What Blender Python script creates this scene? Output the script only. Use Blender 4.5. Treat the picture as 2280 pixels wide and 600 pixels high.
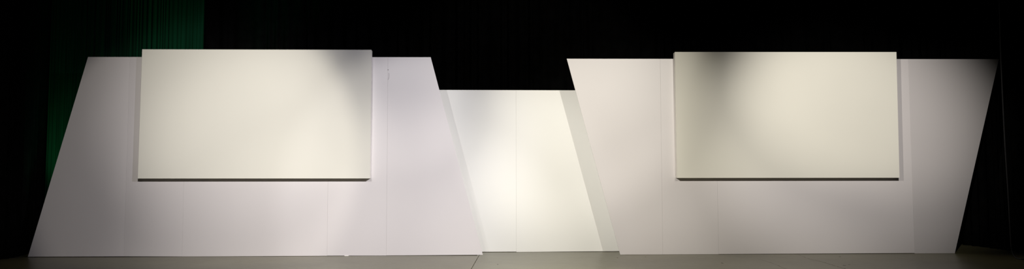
import bpy, bmesh, math, random
from mathutils import Vector, Matrix

random.seed(7)
for o in list(bpy.data.objects):
    bpy.data.objects.remove(o, do_unlink=True)
scene = bpy.context.scene
COL = scene.collection

# ------------------------------------------------------------------ camera
YAW, PITCH, ROLL = 0.0295, 0.0639, -0.0017
fwd = Vector((math.sin(YAW) * math.cos(PITCH), math.cos(YAW) * math.cos(PITCH), math.sin(PITCH)))
r0 = Vector((math.cos(YAW), -math.sin(YAW), 0))
u0 = r0.cross(fwd)
right = math.cos(ROLL) * r0 + math.sin(ROLL) * u0
up = -math.sin(ROLL) * r0 + math.cos(ROLL) * u0
cam = bpy.data.objects.new('camera', bpy.data.cameras.new('camera'))
COL.objects.link(cam)
cam.matrix_world = Matrix.Translation((0, -16.9651, 1.511)) @ Matrix(
    ((right.x, up.x, -fwd.x), (right.y, up.y, -fwd.y), (right.z, up.z, -fwd.z))).to_4x4()
cam.data.sensor_fit = 'HORIZONTAL'
cam.data.sensor_width = 36.0
cam.data.lens = 36.0 * 1750.0 / 2280.0
cam.data.clip_end = 200
scene.camera = cam

# ------------------------------------------------------------------ world and exposure (dark studio)
world = bpy.data.worlds.new('dark_studio')
scene.world = world
world.use_nodes = True
bg = world.node_tree.nodes['Background']
bg.inputs['Color'].default_value = (0.75, 0.85, 1.0, 1)
bg.inputs['Strength'].default_value = 0.004
vs = scene.view_settings
vs.view_transform = 'Standard'
vs.look = 'None'
vs.exposure = -0.03
vs.gamma = 1.0
vs.use_curve_mapping = False

# ------------------------------------------------------------------ theatre spotlights on two bars above the seats
WARM = (1.06, 1.0, 0.88)
NEUT = (1.05, 1.0, 0.93)
COOL = (1.02, 0.99, 1.00)
BLUE = (0.985, 0.975, 1.15)
SPOTS = [  # bar x, aim x, aim z, half angle in degrees, edge softness, strength, colour
    (4.70, -3.50, 1.71, 21.6, 0.94, 50.8, BLUE),
    (4.32, -2.35, -1.41, 20.5, 1.00, 154.9, NEUT),
    (4.70, 1.93, 3.93, 16.8, 0.56, 26.6, WARM),
    (4.70, 7.76, 2.61, 18.2, 0.93, 84.4, NEUT),
    (-2.60, 2.87, -0.32, 19.1, 1.00, 23.4, WARM),
    (-2.60, 2.43, 2.53, 15.7, 1.00, 106.6, WARM),
    (-3.59, -0.99, 0.95, 18.9, 0.35, 12.5, COOL),
    (-3.60, -4.75, 1.73, 16.6, 0.80, 24.5, NEUT),
    (-3.11, -6.00, 2.15, 17.6, 0.32, 28.5, WARM),
    (-2.60, 7.97, 3.31, 8.9, 0.88, 94.0, WARM),
    (4.70, 4.65, -1.95, 21.7, 1.00, 41.1, WARM),
    (-2.65, -5.50, 3.30, 15.2, 0.99, 57.4, NEUT),
    (3.70, -1.59, 3.35, 8.4, 1.00, 47.0, NEUT),
]
BAR_Y, BAR_Z = -10.5, 5.9
for bx_, ax, az, half, blend, pw, colr in SPOTS:
    ld = bpy.data.lights.new('theatre_spotlight', 'SPOT')
    ld.energy = pw * 4 * math.pi ** 2
    ld.color = colr
    ld.spot_size = math.radians(2 * half)
    ld.spot_blend = blend
    ld.shadow_soft_size = 0.05
    lo = bpy.data.objects.new('theatre_spotlight', ld)
    COL.objects.link(lo)
    lo.location = (bx_, BAR_Y, BAR_Z)
    lo.rotation_euler = (Vector((ax, 0, az)) - lo.location).to_track_quat('-Z', 'Y').to_euler()


# green uplighters standing on the floor behind the flat, washing the curtain
for x, pw in ((-6.72, 34.0), (-9.60, 9.0)):
    ld = bpy.data.lights.new('green_uplighter', 'SPOT')
    ld.energy = pw * 4 * math.pi ** 2
    ld.color = (0.10, 1.0, 0.42)
    ld.spot_size = math.radians(52)
    ld.spot_blend = 1.0
    ld.shadow_soft_size = 0.15
    lo = bpy.data.objects.new('green_uplighter', ld)
    COL.objects.link(lo)
    lo.location = (x, 0.45, 0.35)
    lo.rotation_euler = (Vector((x + 0.1, 1.2, 3.6)) - lo.location).to_track_quat('-Z', 'Y').to_euler()


# ------------------------------------------------------------------ helpers
def tag(o, label, cat, group=None, kind=None):
    o['label'] = label
    o['category'] = cat
    if group:
        o['group'] = group
    if kind:
        o['kind'] = kind
    return o


def empty(name, loc=(0, 0, 0)):
    o = bpy.data.objects.new(name, None)
    o.empty_display_size = 0.3
    o.location = loc
    COL.objects.link(o)
    return o


def link(name, bm, m, parent=None, smooth=False):
    me = bpy.data.meshes.new(name)
    bm.normal_update()
    bm.to_mesh(me)
    bm.free()
    if m:
        me.materials.append(m)
    if smooth:
        for p in me.polygons:
            p.use_smooth = True
    o = bpy.data.objects.new(name, me)
    COL.objects.link(o)
    if parent:
        o.parent = parent
    return o


def prism(poly, y0, y1, off=(0, 0, 0), bevel=0.0):
    """Upright board: outline in x,z with thickness from y0 to y1."""
    bm = bmesh.new()
    a = [bm.verts.new((x - off[0], y0 - off[1], z - off[2])) for x, z in poly]
    b = [bm.verts.new((x - off[0], y1 - off[1], z - off[2])) for x, z in poly]
    n = len(poly)
    bm.faces.new(a)
    bm.faces.new(list(reversed(b)))
    for i in range(n):
        bm.faces.new((a[(i + 1) % n], a[i], b[i], b[(i + 1) % n]))
    bmesh.ops.recalc_face_normals(bm, faces=bm.faces)
    if bevel:
        bmesh.ops.bevel(bm, geom=list(bm.edges), offset=bevel, segments=1, affect='EDGES')
    return bm


def box(x0, x1, y0, y1, z0, z1, off=(0, 0, 0), bevel=0.0):
    return prism([(x0, z0), (x1, z0), (x1, z1), (x0, z1)], y0, y1, off, bevel)


def bar(p, q, w, d, off=(0, 0, 0)):
    """Square timber from point p to point q."""
    p, q = Vector(p) - Vector(off), Vector(q) - Vector(off)
    t = (q - p).normalized()
    s = t.cross(Vector((0, 1, 0)))
    if s.length < 1e-3:
        s = Vector((1, 0, 0))
    s.normalize()
    n = s.cross(t)
    bm = bmesh.new()
    rings = []
    for c in (p, q):
        rings.append([bm.verts.new(c + s * (i * w / 2) + n * (j * d / 2)) for i, j in ((-1, -1), (1, -1), (1, 1), (-1, 1))])
    for i in range(4):
        bm.faces.new((rings[0][i], rings[0][(i + 1) % 4], rings[1][(i + 1) % 4], rings[1][i]))
    bm.faces.new(rings[0])
    bm.faces.new(rings[1])
    bmesh.ops.recalc_face_normals(bm, faces=bm.faces)
    return bm


def tube(pts, rad, n=8):
    bm = bmesh.new()
    rings = []
    pts = [Vector(p) for p in pts]
    for i, p in enumerate(pts):
        t = (pts[min(i + 1, len(pts) - 1)] - pts[max(i - 1, 0)]).normalized()
        a = t.orthogonal() if i == 0 else (prev - t * prev.dot(t))
        a.normalize()
        prev = a
        b = t.cross(a)
        rings.append([bm.verts.new(p + (a * math.cos(2 * math.pi * k / n) + b * math.sin(2 * math.pi * k / n)) * rad)
                      for k in range(n)])
    for r, s in zip(rings, rings[1:]):
        for k in range(n):
            bm.faces.new((r[k], r[(k + 1) % n], s[(k + 1) % n], s[k]))
    bm.faces.new(rings[0])
    bm.faces.new(rings[-1])
    bmesh.ops.recalc_face_normals(bm, faces=bm.faces)
    return bm


def catmull(pts, n=8):
    P = [Vector(p) for p in pts]
    P = [P[0] * 2 - P[1]] + P + [P[-1] * 2 - P[-2]]
    out = []
    for i in range(1, len(P) - 2):
        a, b, c, d = P[i - 1:i + 3]
        for k in range(n):
            t = k / n
            out.append(0.5 * (2 * b + (c - a) * t + (2 * a - 5 * b + 4 * c - d) * t * t + (3 * b - a - 3 * c + d) * t ** 3))
    out.append(P[-2])
    return out


# ------------------------------------------------------------------ materials
def new_mat(name):
    m = bpy.data.materials.new(name)
    m.use_nodes = True
    return m, m.node_tree, m.node_tree.nodes['Principled BSDF']


def noisy(name, col, rough, spec, var=0.04, scale=3.0, bump=0.0, bscale=60.0, stretch=(1, 1, 1), ior=1.5):
    m, nt, b = new_mat(name)
    tc = nt.nodes.new('ShaderNodeTexCoord')
    mp = nt.nodes.new('ShaderNodeMapping')
    mp.inputs['Scale'].default_value = stretch
    nt.links.new(tc.outputs['Object'], mp.inputs['Vector'])
    nz = nt.nodes.new('ShaderNodeTexNoise')
    nz.inputs['Scale'].default_value = scale
    nz.inputs['Detail'].default_value = 5
    nt.links.new(mp.outputs['Vector'], nz.inputs['Vector'])
    rp = nt.nodes.new('ShaderNodeValToRGB')
    rp.color_ramp.elements[0].position = 0.3
    rp.color_ramp.elements[1].position = 0.7
    rp.color_ramp.elements[0].color = (*[c * (1 - var) for c in col], 1)
    rp.color_ramp.elements[1].color = (*[min(1, c * (1 + var)) for c in col], 1)
    nt.links.new(nz.outputs['Fac'], rp.inputs['Fac'])
    nt.links.new(rp.outputs['Color'], b.inputs['Base Color'])
    b.inputs['Roughness'].default_value = rough
    b.inputs['Specular IOR Level'].default_value = spec
    b.inputs['IOR'].default_value = ior
    if bump:
        n2 = nt.nodes.new('ShaderNodeTexNoise')
        n2.inputs['Scale'].default_value = bscale
        n2.inputs['Detail'].default_value = 3
        nt.links.new(mp.outputs['Vector'], n2.inputs['Vector'])
        bp = nt.nodes.new('ShaderNodeBump')
        bp.inputs['Strength'].default_value = bump
        bp.inputs['Distance'].default_value = 0.01
        nt.links.new(n2.outputs['Fac'], bp.inputs['Height'])
        nt.links.new(bp.outputs['Normal'], b.inputs['Normal'])
    return m


FLAT = (0.645, 0.612, 0.622)


def flat_mat(name, k):
    return noisy(name, [c * k for c in FLAT], 0.44, 0.5, 0.012, 0.9, ior=2.27)


M_SHEET = flat_mat('white_satin_board', 1.0)
M_SHEET_PALE = flat_mat('white_satin_board_pale', 1.06)
M_SHEET_GREY = flat_mat('white_satin_board_greyer', 0.89)
M_CENTRE = noisy('cream_white_board', (0.87, 0.87, 0.845), 0.44, 0.5, 0.006, 0.9, ior=2.27)
M_SCREEN = noisy('matte_cream_screen', (0.730, 0.714, 0.648), 0.8, 0.02, 0.006, 1.5)
M_SIDE = noisy('white_frame_paint', (0.75, 0.73, 0.69), 0.6, 0.3, 0.02, 8)
M_TIMBER = noisy('gap_shade_timber', (0.012, 0.011, 0.010), 0.7, 0.3, 0.2, 4, stretch=(6, 6, 1))  # frame colour set near black to stand in for shade in gaps under sheets
M_BLACK = noisy('black_stage_fabric', (0.004, 0.004, 0.004), 1.0, 0.0, 0.3, 4)
M_GREEN = noisy('dark_green_curtain_fabric', (0.0018, 0.016, 0.0085), 0.95, 0.05, 0.25, 3, stretch=(4, 4, 0.2))
M_CABLE = noisy('black_rubber_cable', (0.018, 0.018, 0.020), 0.6, 0.3, 0.1, 20)
M_SCUFF = noisy('grey_scuff', (0.36, 0.33, 0.34), 0.8, 0.2, 0.1, 30)
M_CRACK = noisy('dark_crack_filler', (0.085, 0.078, 0.06), 0.9, 0.1, 0.2, 20)


def concrete():
    m, nt, b = new_mat('polished_concrete')
    N, L = nt.nodes, nt.links
    tc = N.new('ShaderNodeTexCoord')

    def noise(scale, detail, rough=0.6, stretch=(1, 1, 1)):
        mp = N.new('ShaderNodeMapping')
        mp.inputs['Scale'].default_value = stretch
        L.new(tc.outputs['Object'], mp.inputs['Vector'])
        n = N.new('ShaderNodeTexNoise')
        n.inputs['Scale'].default_value = scale
        n.inputs['Detail'].default_value = detail
        n.inputs['Roughness'].default_value = rough
        L.new(mp.outputs['Vector'], n.inputs['Vector'])
        return n
    n1 = noise(0.9, 6)
    n2 = noise(7.0, 6, 0.7)
    rp = N.new('ShaderNodeValToRGB')
    e = rp.color_ramp.elements
    e[0].position, e[1].position = 0.3, 0.72
    e[0].color = (0.108, 0.098, 0.050, 1)
    e[1].color = (0.150, 0.138, 0.078, 1)
    L.new(n1.outputs['Fac'], rp.inputs['Fac'])
    mx = N.new('ShaderNodeMix')
    mx.data_type = 'RGBA'
    mx.blend_type = 'MULTIPLY'
    r2 = N.new('ShaderNodeValToRGB')
    r2.color_ramp.elements[0].position, r2.color_ramp.elements[1].position = 0.32, 0.65
    r2.color_ramp.elements[0].color = (0.72, 0.73, 0.70, 1)
    r2.color_ramp.elements[1].color = (1.06, 1.05, 1.03, 1)
    L.new(n2.outputs['Fac'], r2.inputs['Fac'])
    mx.inputs['Factor'].default_value = 0.6
    L.new(rp.outputs['Color'], mx.inputs['A'])
    L.new(r2.outputs['Color'], mx.inputs['B'])
    L.new(mx.outputs['Result'], b.inputs['Base Color'])
    mr = N.new('ShaderNodeMapRange')
    mr.inputs['To Min'].default_value = 0.27
    mr.inputs['To Max'].default_value = 0.40
    L.new(n2.outputs['Fac'], mr.inputs['Value'])
    L.new(mr.outputs['Result'], b.inputs['Roughness'])
    b.inputs['Specular IOR Level'].default_value = 0.5
    b.inputs['IOR'].default_value = 1.33
    b.inputs['Specular Tint'].default_value = (1.0, 0.97, 0.86, 1)
    return m


M_FLOOR = concrete()

# ------------------------------------------------------------------ floor: two slabs with an open joint between them
floor = empty('floor')
floor['kind'] = 'structure'
JX0, JX1 = -0.207, -0.327           # joint at the back and 3 m in front of the flats
slope = (JX1 - JX0) / -3.0


def jx(y):
    return JX0 + slope * y


def slab(poly):
    bm = bmesh.new()
    a = [bm.verts.new((x, y, 0)) for x, y in poly]
    b = [bm.verts.new((x, y, -0.12)) for x, y in poly]
    n = len(poly)
    bm.faces.new(a)
    bm.faces.new(list(reversed(b)))
    for i in range(n):
        bm.faces.new((a[i], b[i], b[(i + 1) % n], a[(i + 1) % n]))
    bmesh.ops.recalc_face_normals(bm, faces=bm.faces)
    return bm


G = 0.006
Y0, Y1 = -19.0, 4.2
link('concrete_slab', slab([(-13, Y0), (jx(Y0) - G, Y0), (jx(Y1) - G, Y1), (-13, Y1)]), M_FLOOR, floor)
link('concrete_slab', slab([(jx(Y0) + G, Y0), (14.5, Y0), (14.5, Y1), (jx(Y1) + G, Y1)]), M_FLOOR, floor)
link('joint_filler', slab([(jx(Y0) - G, Y0), (jx(Y0) + G, Y0), (jx(Y1) + G, Y1), (jx(Y1) - G, Y1)]), M_CRACK, floor).location.z = -0.012


def crack(pts, w0, w1):
    bm = bmesh.new()
    P = []
    rnd = random.Random(3)
    for (xa, ya), (xb, yb) in zip(pts, pts[1:]):
        for k in range(5):
            t = k / 5
            P.append((xa + (xb - xa) * t + rnd.uniform(-.012, .012), ya + (yb - ya) * t))
    P.append(pts[-1])
    prev = None
    for i, (x, y) in enumerate(P):
        w = (w0 + (w1 - w0) * i / len(P)) * rnd.uniform(.5, 1.3) / 2
        cur = (bm.verts.new((x - w, y, 0.0006)), bm.verts.new((x + w, y, 0.0006)))
        if prev:
            bm.faces.new((prev[0], prev[1], cur[1], cur[0]))
        prev = cur
    return link('crack', bm, M_CRACK, floor)


crack([(6.641, -0.15), (6.537, -0.779), (6.458, -1.263), (6.482, -1.678), (6.433, -2.154), (6.408, -2.482), (6.357, -2.872), (6.31, -3.4)], .006, .013)
crack([(5.453, -1.12), (5.431, -1.937), (5.296, -2.975), (5.25, -3.5)], .004, .012)


def chip(x, y, r):
    bm = bmesh.new()
    rnd = random.Random(int(x * 100))
    vs_ = [bm.verts.new((x + r * rnd.uniform(.7, 1.2) * math.cos(a), y + 3 * r * rnd.uniform(.7, 1.2) * math.sin(a), 0.0008))
           for a in [k * math.pi / 4 for k in range(8)]]
    bm.faces.new(vs_)
    link('chip', bm, M_CRACK, floor)


for x, y, r in ((0.167, -1.948, .016), (2.654, -0.693, .016), (3.266, -0.52, .014), (4.473, -1.892, .020),
                (7.312, -0.664, .016), (6.609, -2.411, .02), (6.75, -2.3, .014)):
    chip(x, y, r)


# ------------------------------------------------------------------ black studio walls behind the drapes
M_WALL = noisy('black_wall_paint', (0.004, 0.004, 0.004), 0.95, 0.05, 0.2, 3)


def wall(name, x0, x1, y0, y1):
    o = link(name, box(x0, x1, y0, y1, 0.0, 9.0), M_WALL)
    o['kind'] = 'structure'


wall('wall_back', -13.0, 14.5, 4.0, 4.2)
wall('wall_left', -13.0, -12.8, Y0, 4.0)
wall('wall_right', 14.3, 14.5, Y0, 4.0)


# ------------------------------------------------------------------ drapes
def drape(name, path, z0, z1, mat, amp, wl, seed, rows=10, per=9, parent=None, hem=0.0):
    """Hanging cloth along a floor path, folds of uneven width."""
    rnd = random.Random(seed)
    P = [Vector((x, y, 0)) for x, y in path]
    segs = [(b - a).length for a, b in zip(P, P[1:])]
    total = sum(segs)

    def at(s):
        for a, b, l in zip(P, P[1:], segs):
            if s <= l:
                return a + (b - a) * (s / l), (b - a).normalized()
            s -= l
        return P[-1], (P[-1] - P[-2]).normalized()
    cols = []
    s = 0.0
    while s < total:
        w = wl * rnd.uniform(0.45, 1.5)
        a = amp * rnd.uniform(0.5, 1.2)
        lean = rnd.uniform(-0.15, 0.15) * w
        dz = rnd.uniform(-1, 1) * hem
        for k in range(per):
            cols.append((s + w * k / per, a * math.sin(2 * math.pi * k / per), lean, dz))
        s += w
    bm = bmesh.new()
    grid = []
    for s, o, lean, dz in cols:
        s = min(s, total)
        line = []
        for r in range(rows + 1):
            t = r / rows
            c, d = at(max(0, min(total, s + lean * t)))
            n = Vector((-d.y, d.x, 0))
            k = 1.15 - 0.45 * t
            p = c + n * (o * k)
            line.append(bm.verts.new((p.x, p.y, z0 + max(0, dz) * (1 - t) + (z1 - z0) * t)))
        grid.append(line)
    for a, b in zip(grid, grid[1:]):
        for r in range(rows):
            bm.faces.new((a[r], b[r], b[r + 1], a[r + 1]))
    o = link(name, bm, mat, parent, True)
    so = o.modifiers.new('thickness', 'SOLIDIFY')
    so.thickness = 0.004
    return o


tag(drape('stage_drape', [(-10.4, 3.3), (11.95, 3.3)], 0.005, 8.0, M_BLACK, 0.07, 0.34, 1),
    'black backdrop drape hanging behind the white stage flats', 'curtain')
tag(drape('stage_drape', [(11.78, 3.0), (11.80, 1.4), (11.76, 0.0), (11.76, -6.0)], 0.004, 8.0, M_BLACK, 0.05, 0.30, 2, hem=0.02),
    'black side drape behind the hanging cable', 'curtain')
tag(drape('stage_drape', [(-9.93, -6.0), (-9.94, -0.68), (-9.97, 0.06), (-10.30, 1.15), (-10.35, 3.0)], 0.004, 8.0, M_BLACK, 0.05, 0.30, 3, hem=0.01),
    'black side drape next to the dark green curtain', 'curtain')
tag(drape('stage_curtain', [(-10.06, 1.2), (-6.58, 1.2)], 0.005, 8.0, M_GREEN, 0.022, 0.085, 11, rows=12, per=8),
    'dark green pleated curtain hanging behind a white flat', 'curtain')


# ------------------------------------------------------------------ the flats
def clip_x(poly, xa, xb):
    """Convex x,z outline cut to xa..xb."""
    def half(pl, f):
        out = []
        for i in range(len(pl)):
            p, q = pl[i], pl[(i + 1) % len(pl)]
            fp, fq = f(p), f(q)
            if fp >= 0:
                out.append(p)
            if fp * fq < 0:
                t = fp / (fp - fq)
                out.append((p[0] + (q[0] - p[0]) * t, p[1] + (q[1] - p[1]) * t))
        return out
    return half(half(poly, lambda p: p[0] - xa), lambda p: xb - p[0])


def zspan(poly, x):
    c = clip_x(poly, x - 0.002, x + 0.002)
    return min(p[1] for p in c), max(p[1] for p in c)


def make_flat(name, poly, yf, seams, mats, lifts, label, brace_x):
    """poly: bottom-left, bottom-right, top-right, top-left in x,z; front face at y = yf."""
    cx = sum(p[0] for p in poly) / 4
    off = (cx, yf, 0)
    root = empty(name, off)
    tag(root, label, 'stage flat')
    g = 0.0007
    xs = [min(p[0] for p in poly) - 1] + list(seams) + [max(p[0] for p in poly) + 1]
    for i, (a, b) in enumerate(zip(xs, xs[1:])):
        za, zb = lifts[i]
        c = clip_x(poly, a + g, b - g)
        x0, x1 = min(p[0] for p in c), max(p[0] for p in c)
        c = [(x, za + (zb - za) * (x - x0) / (x1 - x0)) if z < 0.03 else (x, z) for x, z in c]
        link('sheet', prism(c, yf, yf + 0.018, off, 0.0006), mats[i], root)
    # timber frame on the back: four rails and a stud behind each joint
    (x0, z0), (x1, z1), (x2, z2), (x3, z3) = poly
    yb = yf + 0.018 + 0.024
    e = 0.06
    inset = 0.12
    link('rail', bar((x0 + inset, yb, 0.036), (x1 - inset, yb, 0.036), 0.07, 0.045, off), M_TIMBER, root)
    link('rail', bar((x3 + inset, yb, z3 - e), (x2 - inset, yb, z2 - e), 0.07, 0.045, off), M_TIMBER, root)
    for (xa, za), (xb, zb) in (((x0 + e * 1.6, 0.075), (x3 + e * 1.6, z3 - e - .04)), ((x1 - e * 1.6, 0.075), (x2 - e * 1.6, z2 - e - .04))):
        link('stile', bar((xa, yb, za), (xb, yb, zb), 0.07, 0.045, off), M_TIMBER, root)
    for x in seams:
        lo, hi = zspan(poly, x)
        link('stud', box(x - .035, x + .035, yf + .0185, yf + .0625, 0.073, hi - e - .037, off), M_TIMBER, root)
    for x in brace_x:
        link('brace', bar((x, yf + .085, 2.9), (x, yf + .80, 0.03), 0.05, 0.04, off), M_TIMBER, root)
        link('brace_foot', box(x - .06, x + .06, yf + .06, yf + .86, 0.0, 0.03, off), M_TIMBER, root)
    return root, off


LP = [(-9.698, 0.0), (-0.129, 0.0), (-1.262, 4.282), (-8.588, 4.264)]
lroot, loff = make_flat('stage_flat', LP, 0.0, [-7.706, -6.492, -3.443, -2.186],
                        [M_SHEET_PALE, M_SHEET, M_SHEET, M_SHEET, M_SHEET],
                        [(.012, .012), (.012, .004), (.003, .006), (.008, .004), (.006, .012)],
                        'wide white slant-sided flat in front of the dark green curtain', [-7.5, -5.0, -2.4])
RP = [(2.826, 0.0), (10.15, 0.0), (11.306, 4.276), (1.699, 4.257)]
rroot, roff = make_flat('stage_flat', RP, 0.0, [3.748, 4.961, 9.262],
                        [M_SHEET, M_SHEET, M_SHEET, M_SHEET_GREY],
                        [(.006, .003), (.003, .003), (.006, .010), (.002, .003)],
                        'wide white slant-sided flat with a greyer end sheet by the hanging cable', [4.5, 7.0, 9.5])
CP = [(-1.62, 0.0), (3.35, 0.0), (3.35, 3.656), (-1.62, 3.662)]
croot, coff = make_flat('stage_flat', CP, 0.783, [0.617],
                        [M_CENTRE, M_CENTRE], [(.010, .010), (.003, .012)],
                        'lower cream-white straight flat set back between the two slanted flats', [-1.2, 0.9, 2.9])

# scuff and shim of the flat by the green curtain
bm = tube([(-2.181, -0.0005, 4.013), (-2.181, -0.0005, 3.99)], 0.011, 6)
for v in bm.verts:
    v.co = (v.co.x - loff[0], -0.0015 + (v.co.y + 0.0005) * 0.08, v.co.z)
link('scuff', bm, M_SCUFF, lroot)
bm = tube([(-2.166, 0, 3.93), (-2.161, 0, 3.90), (-2.161, 0, 3.85), (-2.168, 0, 3.81), (-2.182, 0, 3.785)], 0.004, 6)
for v in bm.verts:
    v.co = (v.co.x - loff[0], -0.0015 + v.co.y * 0.2, v.co.z)
link('scuff', bm, M_SCUFF, lroot)
link('shim', box(-3.072, -2.985, -0.012, 0.030, 0.0, 0.010, loff), M_SIDE, lroot)


# ------------------------------------------------------------------ the screens
def make_screen(poly, label):
    """poly: bottom-left, bottom-right, top-right, top-left; a boxed panel 0.16 m deep fixed to the flat."""
    cx = sum(p[0] for p in poly) / 4
    zb = min(p[1] for p in poly)
    off = (cx, -0.08, zb)
    root = empty('display_screen', off)
    tag(root, label, 'screen', 'blank screens on the flats')
    link('panel', prism(poly, -0.160, -0.142, off, 0.0015), M_SCREEN, root)
    (x0, z0), (x1, z1), (x2, z2), (x3, z3) = poly
    i = 0.004
    t = 0.03
    yb = -0.002
    ya = -0.1415
    link('frame_rail', prism([(x0 + i, z0 + i), (x1 - i, z1 + i), (x1 - i, z1 + i + t), (x0 + i, z0 + i + t)], ya, yb, off), M_SIDE, root)
    link('frame_rail', prism([(x3 + i, z3 - i - t), (x2 - i, z2 - i - t), (x2 - i, z2 - i), (x3 + i, z3 - i)], ya, yb, off), M_SIDE, root)
    s = i + t + .0005
    link('frame_stile', prism([(x0 + i, z0 + s), (x0 + i + t, z0 + s), (x3 + i + t, z3 - s), (x3 + i, z3 - s)], ya, yb, off), M_SIDE, root)
    link('frame_stile', prism([(x1 - i - t, z1 + s), (x1 - i, z1 + s), (x2 - i, z2 - s), (x2 - i - t, z2 - s)], ya, yb, off), M_SIDE, root)
    for k in (1, 2, 3):
        x = x0 + (x1 - x0) * k / 4
        link('cross_bar', box(x - .02, x + .02, ya, yb, max(z0, z1) + s + .002, min(z2, z3) - s - .004, off), M_SIDE, root)
    return root


make_screen([(-7.394, 1.654), (-2.527, 1.649), (-2.520, 4.412), (-7.378, 4.406)],
            'blank cream screen mounted on the flat in front of the dark green curtain')
make_screen([(4.048, 1.649), (8.898, 1.647), (8.921, 4.402), (4.036, 4.387)],
            'blank cream screen mounted on the flat with the greyer end sheet')

# ------------------------------------------------------------------ hanging cable
pts = catmull([(10.60, -1.2, 8.0), (10.57, -1.2, 5.319), (10.555, -1.2, 4.193), (10.560, -1.2, 2.522), (10.585, -1.2, 1.329),
               (10.60, -1.2, 0.40), (10.605, -1.22, 0.15), (10.60, -1.32, 0.035), (10.60, -1.50, 0.0125), (10.72, -1.52, 0.0125),
               (10.86, -1.36, 0.0125), (11.1, -1.2, 0.0125), (11.35, -1.15, 0.0125)], 8)
tag(link('cable', tube(pts, 0.012, 8), M_CABLE, None, True),
    'thin black cable hanging down and curling onto the concrete floor', 'cable')
